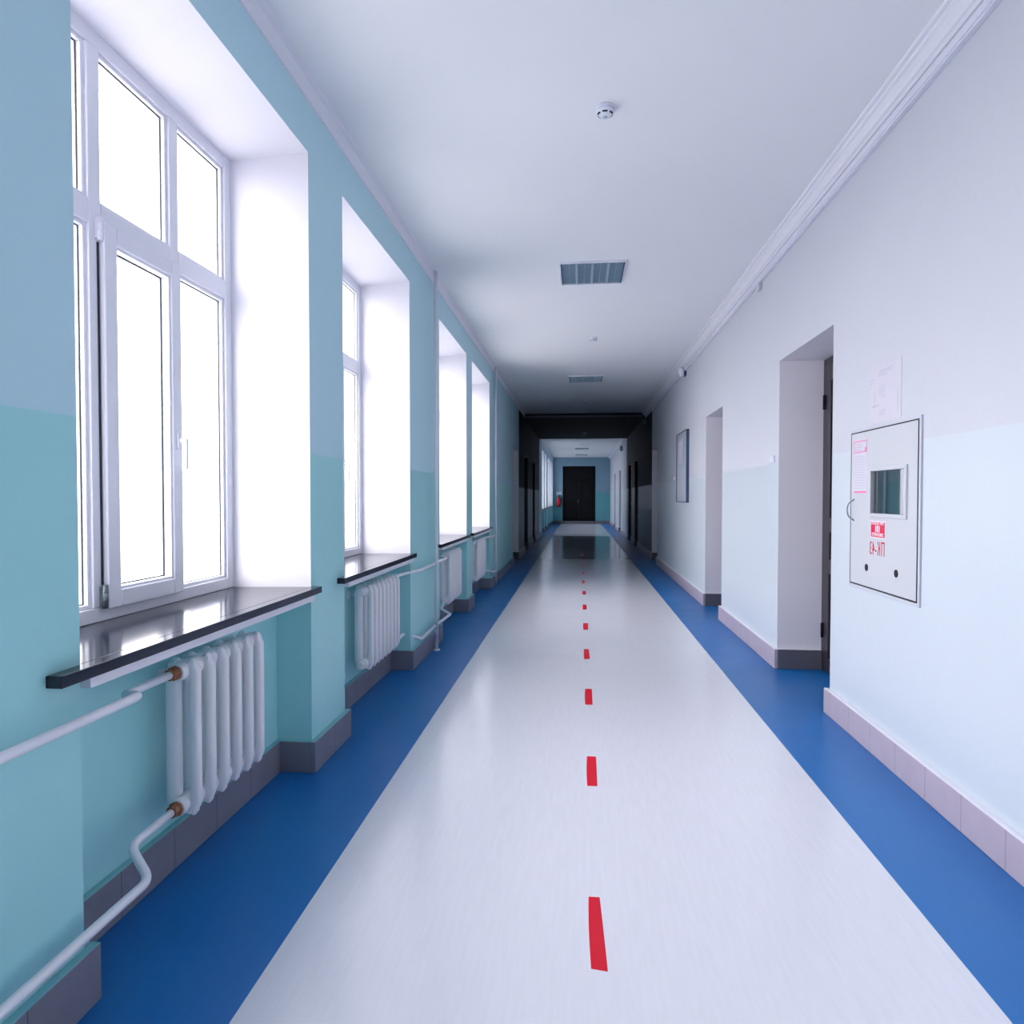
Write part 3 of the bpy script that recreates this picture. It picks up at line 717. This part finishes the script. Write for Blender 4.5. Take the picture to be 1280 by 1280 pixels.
# ------------------------------------------------------------------ fire extinguisher by the end door
ex = thing('fire_extinguisher', 'red fire extinguisher hanging left of the end door', 'fire extinguisher', (-1.08, Y1-.12, .92))
m = MB(); m.lathe([(.09, 0), (.105, .015), (.11, .04), (.11, .42), (.10, .47), (.06, .51), (.03, .53)], (0, 0, 0), n=24); m.build('cylinder', M['ext_red'], ex)
m = MB(); m.lathe([(.03, .52), (.03, .57), (.02, .58)], (0, 0, 0), n=12); m.box(-.02, .15, -.015, .015, .57, .60); m.box(-.02, .13, -.015, .015, .61, .63); m.build('valve', M['slot'], ex)
m = MB(); m.tube([(.03, 0, .55), (.16, 0, .52), (.17, 0, .3), (.14, -.02, .12)], .013, 8, bend=.05); m.build('hose', M['slot'], ex)
m = MB(); m.box(-.07, .05, -.112, -.108, .18, .36); m.build('sticker', M['sred'], ex)
m = MB(); m.box(-.05, .05, .10, .119, .3, .5); m.build('wall_bracket', M['steel'], ex)
m = MB(); m.box(-1.21, -.93, Y1-.006, Y1-.0005, 1.56, 1.72); tag(m.build('extinguisher_sign', M['paper']), 'small white sign above the fire extinguisher', 'sign')

# ------------------------------------------------------------------ daylight
w = bpy.data.worlds.new('overcast_sky'); scn.world = w; w.use_nodes = True
nt = w.node_tree; L = nt.links.new
bg = nt.nodes['Background']; tc = nt.nodes.new('ShaderNodeTexCoord'); sx = nt.nodes.new('ShaderNodeSeparateXYZ'); L(tc.outputs['Generated'], sx.inputs[0])
rp = nt.nodes.new('ShaderNodeMapRange'); rp.inputs['From Min'].default_value = -.12; rp.inputs['From Max'].default_value = .0; rp.inputs['To Min'].default_value = .36; rp.inputs['To Max'].default_value = .8; L(sx.outputs['Z'], rp.inputs['Value'])
mu = nt.nodes.new('ShaderNodeMath'); mu.operation = 'MULTIPLY_ADD'; mu.inputs[1].default_value = .7; mu.use_clamp = False
mz = nt.nodes.new('ShaderNodeMath'); mz.operation = 'MAXIMUM'; mz.inputs[1].default_value = 0; L(sx.outputs['Z'], mz.inputs[0]); L(mz.outputs[0], mu.inputs[0]); L(rp.outputs[0], mu.inputs[2])
ms = nt.nodes.new('ShaderNodeMath'); ms.operation = 'MULTIPLY'; ms.inputs[1].default_value = SKY; L(mu.outputs[0], ms.inputs[0]); L(ms.outputs[0], bg.inputs[1])
bg.inputs[0].default_value = (1., .958, .985, 1)

# ------------------------------------------------------------------ camera
cam = bpy.data.cameras.new('camera'); cam.sensor_width = 36; cam.lens = 36*840/1280; cam.clip_start = .05; cam.clip_end = 200
co = bpy.data.objects.new('camera', cam); C.objects.link(co); co.location = (0, 0, 1.45)
th = math.atan(-19/840); ps = math.atan(83.5/840*math.cos(th))
co.rotation_euler = (PI/2 + th, 0, ps)
scn.camera = co
scn.view_settings.view_transform = 'Standard'; scn.view_settings.look = 'None'; scn.view_settings.gamma = 1; scn.view_settings.exposure = 1.42
scn.view_settings.use_curve_mapping = False
cy = scn.cycles
cy.max_bounces = 10; cy.diffuse_bounces = 8; cy.glossy_bounces = 4; cy.transparent_max_bounces = 12; cy.use_denoising = True
cy.sample_clamp_indirect = 8; cy.caustics_reflective = False; cy.caustics_refractive = False
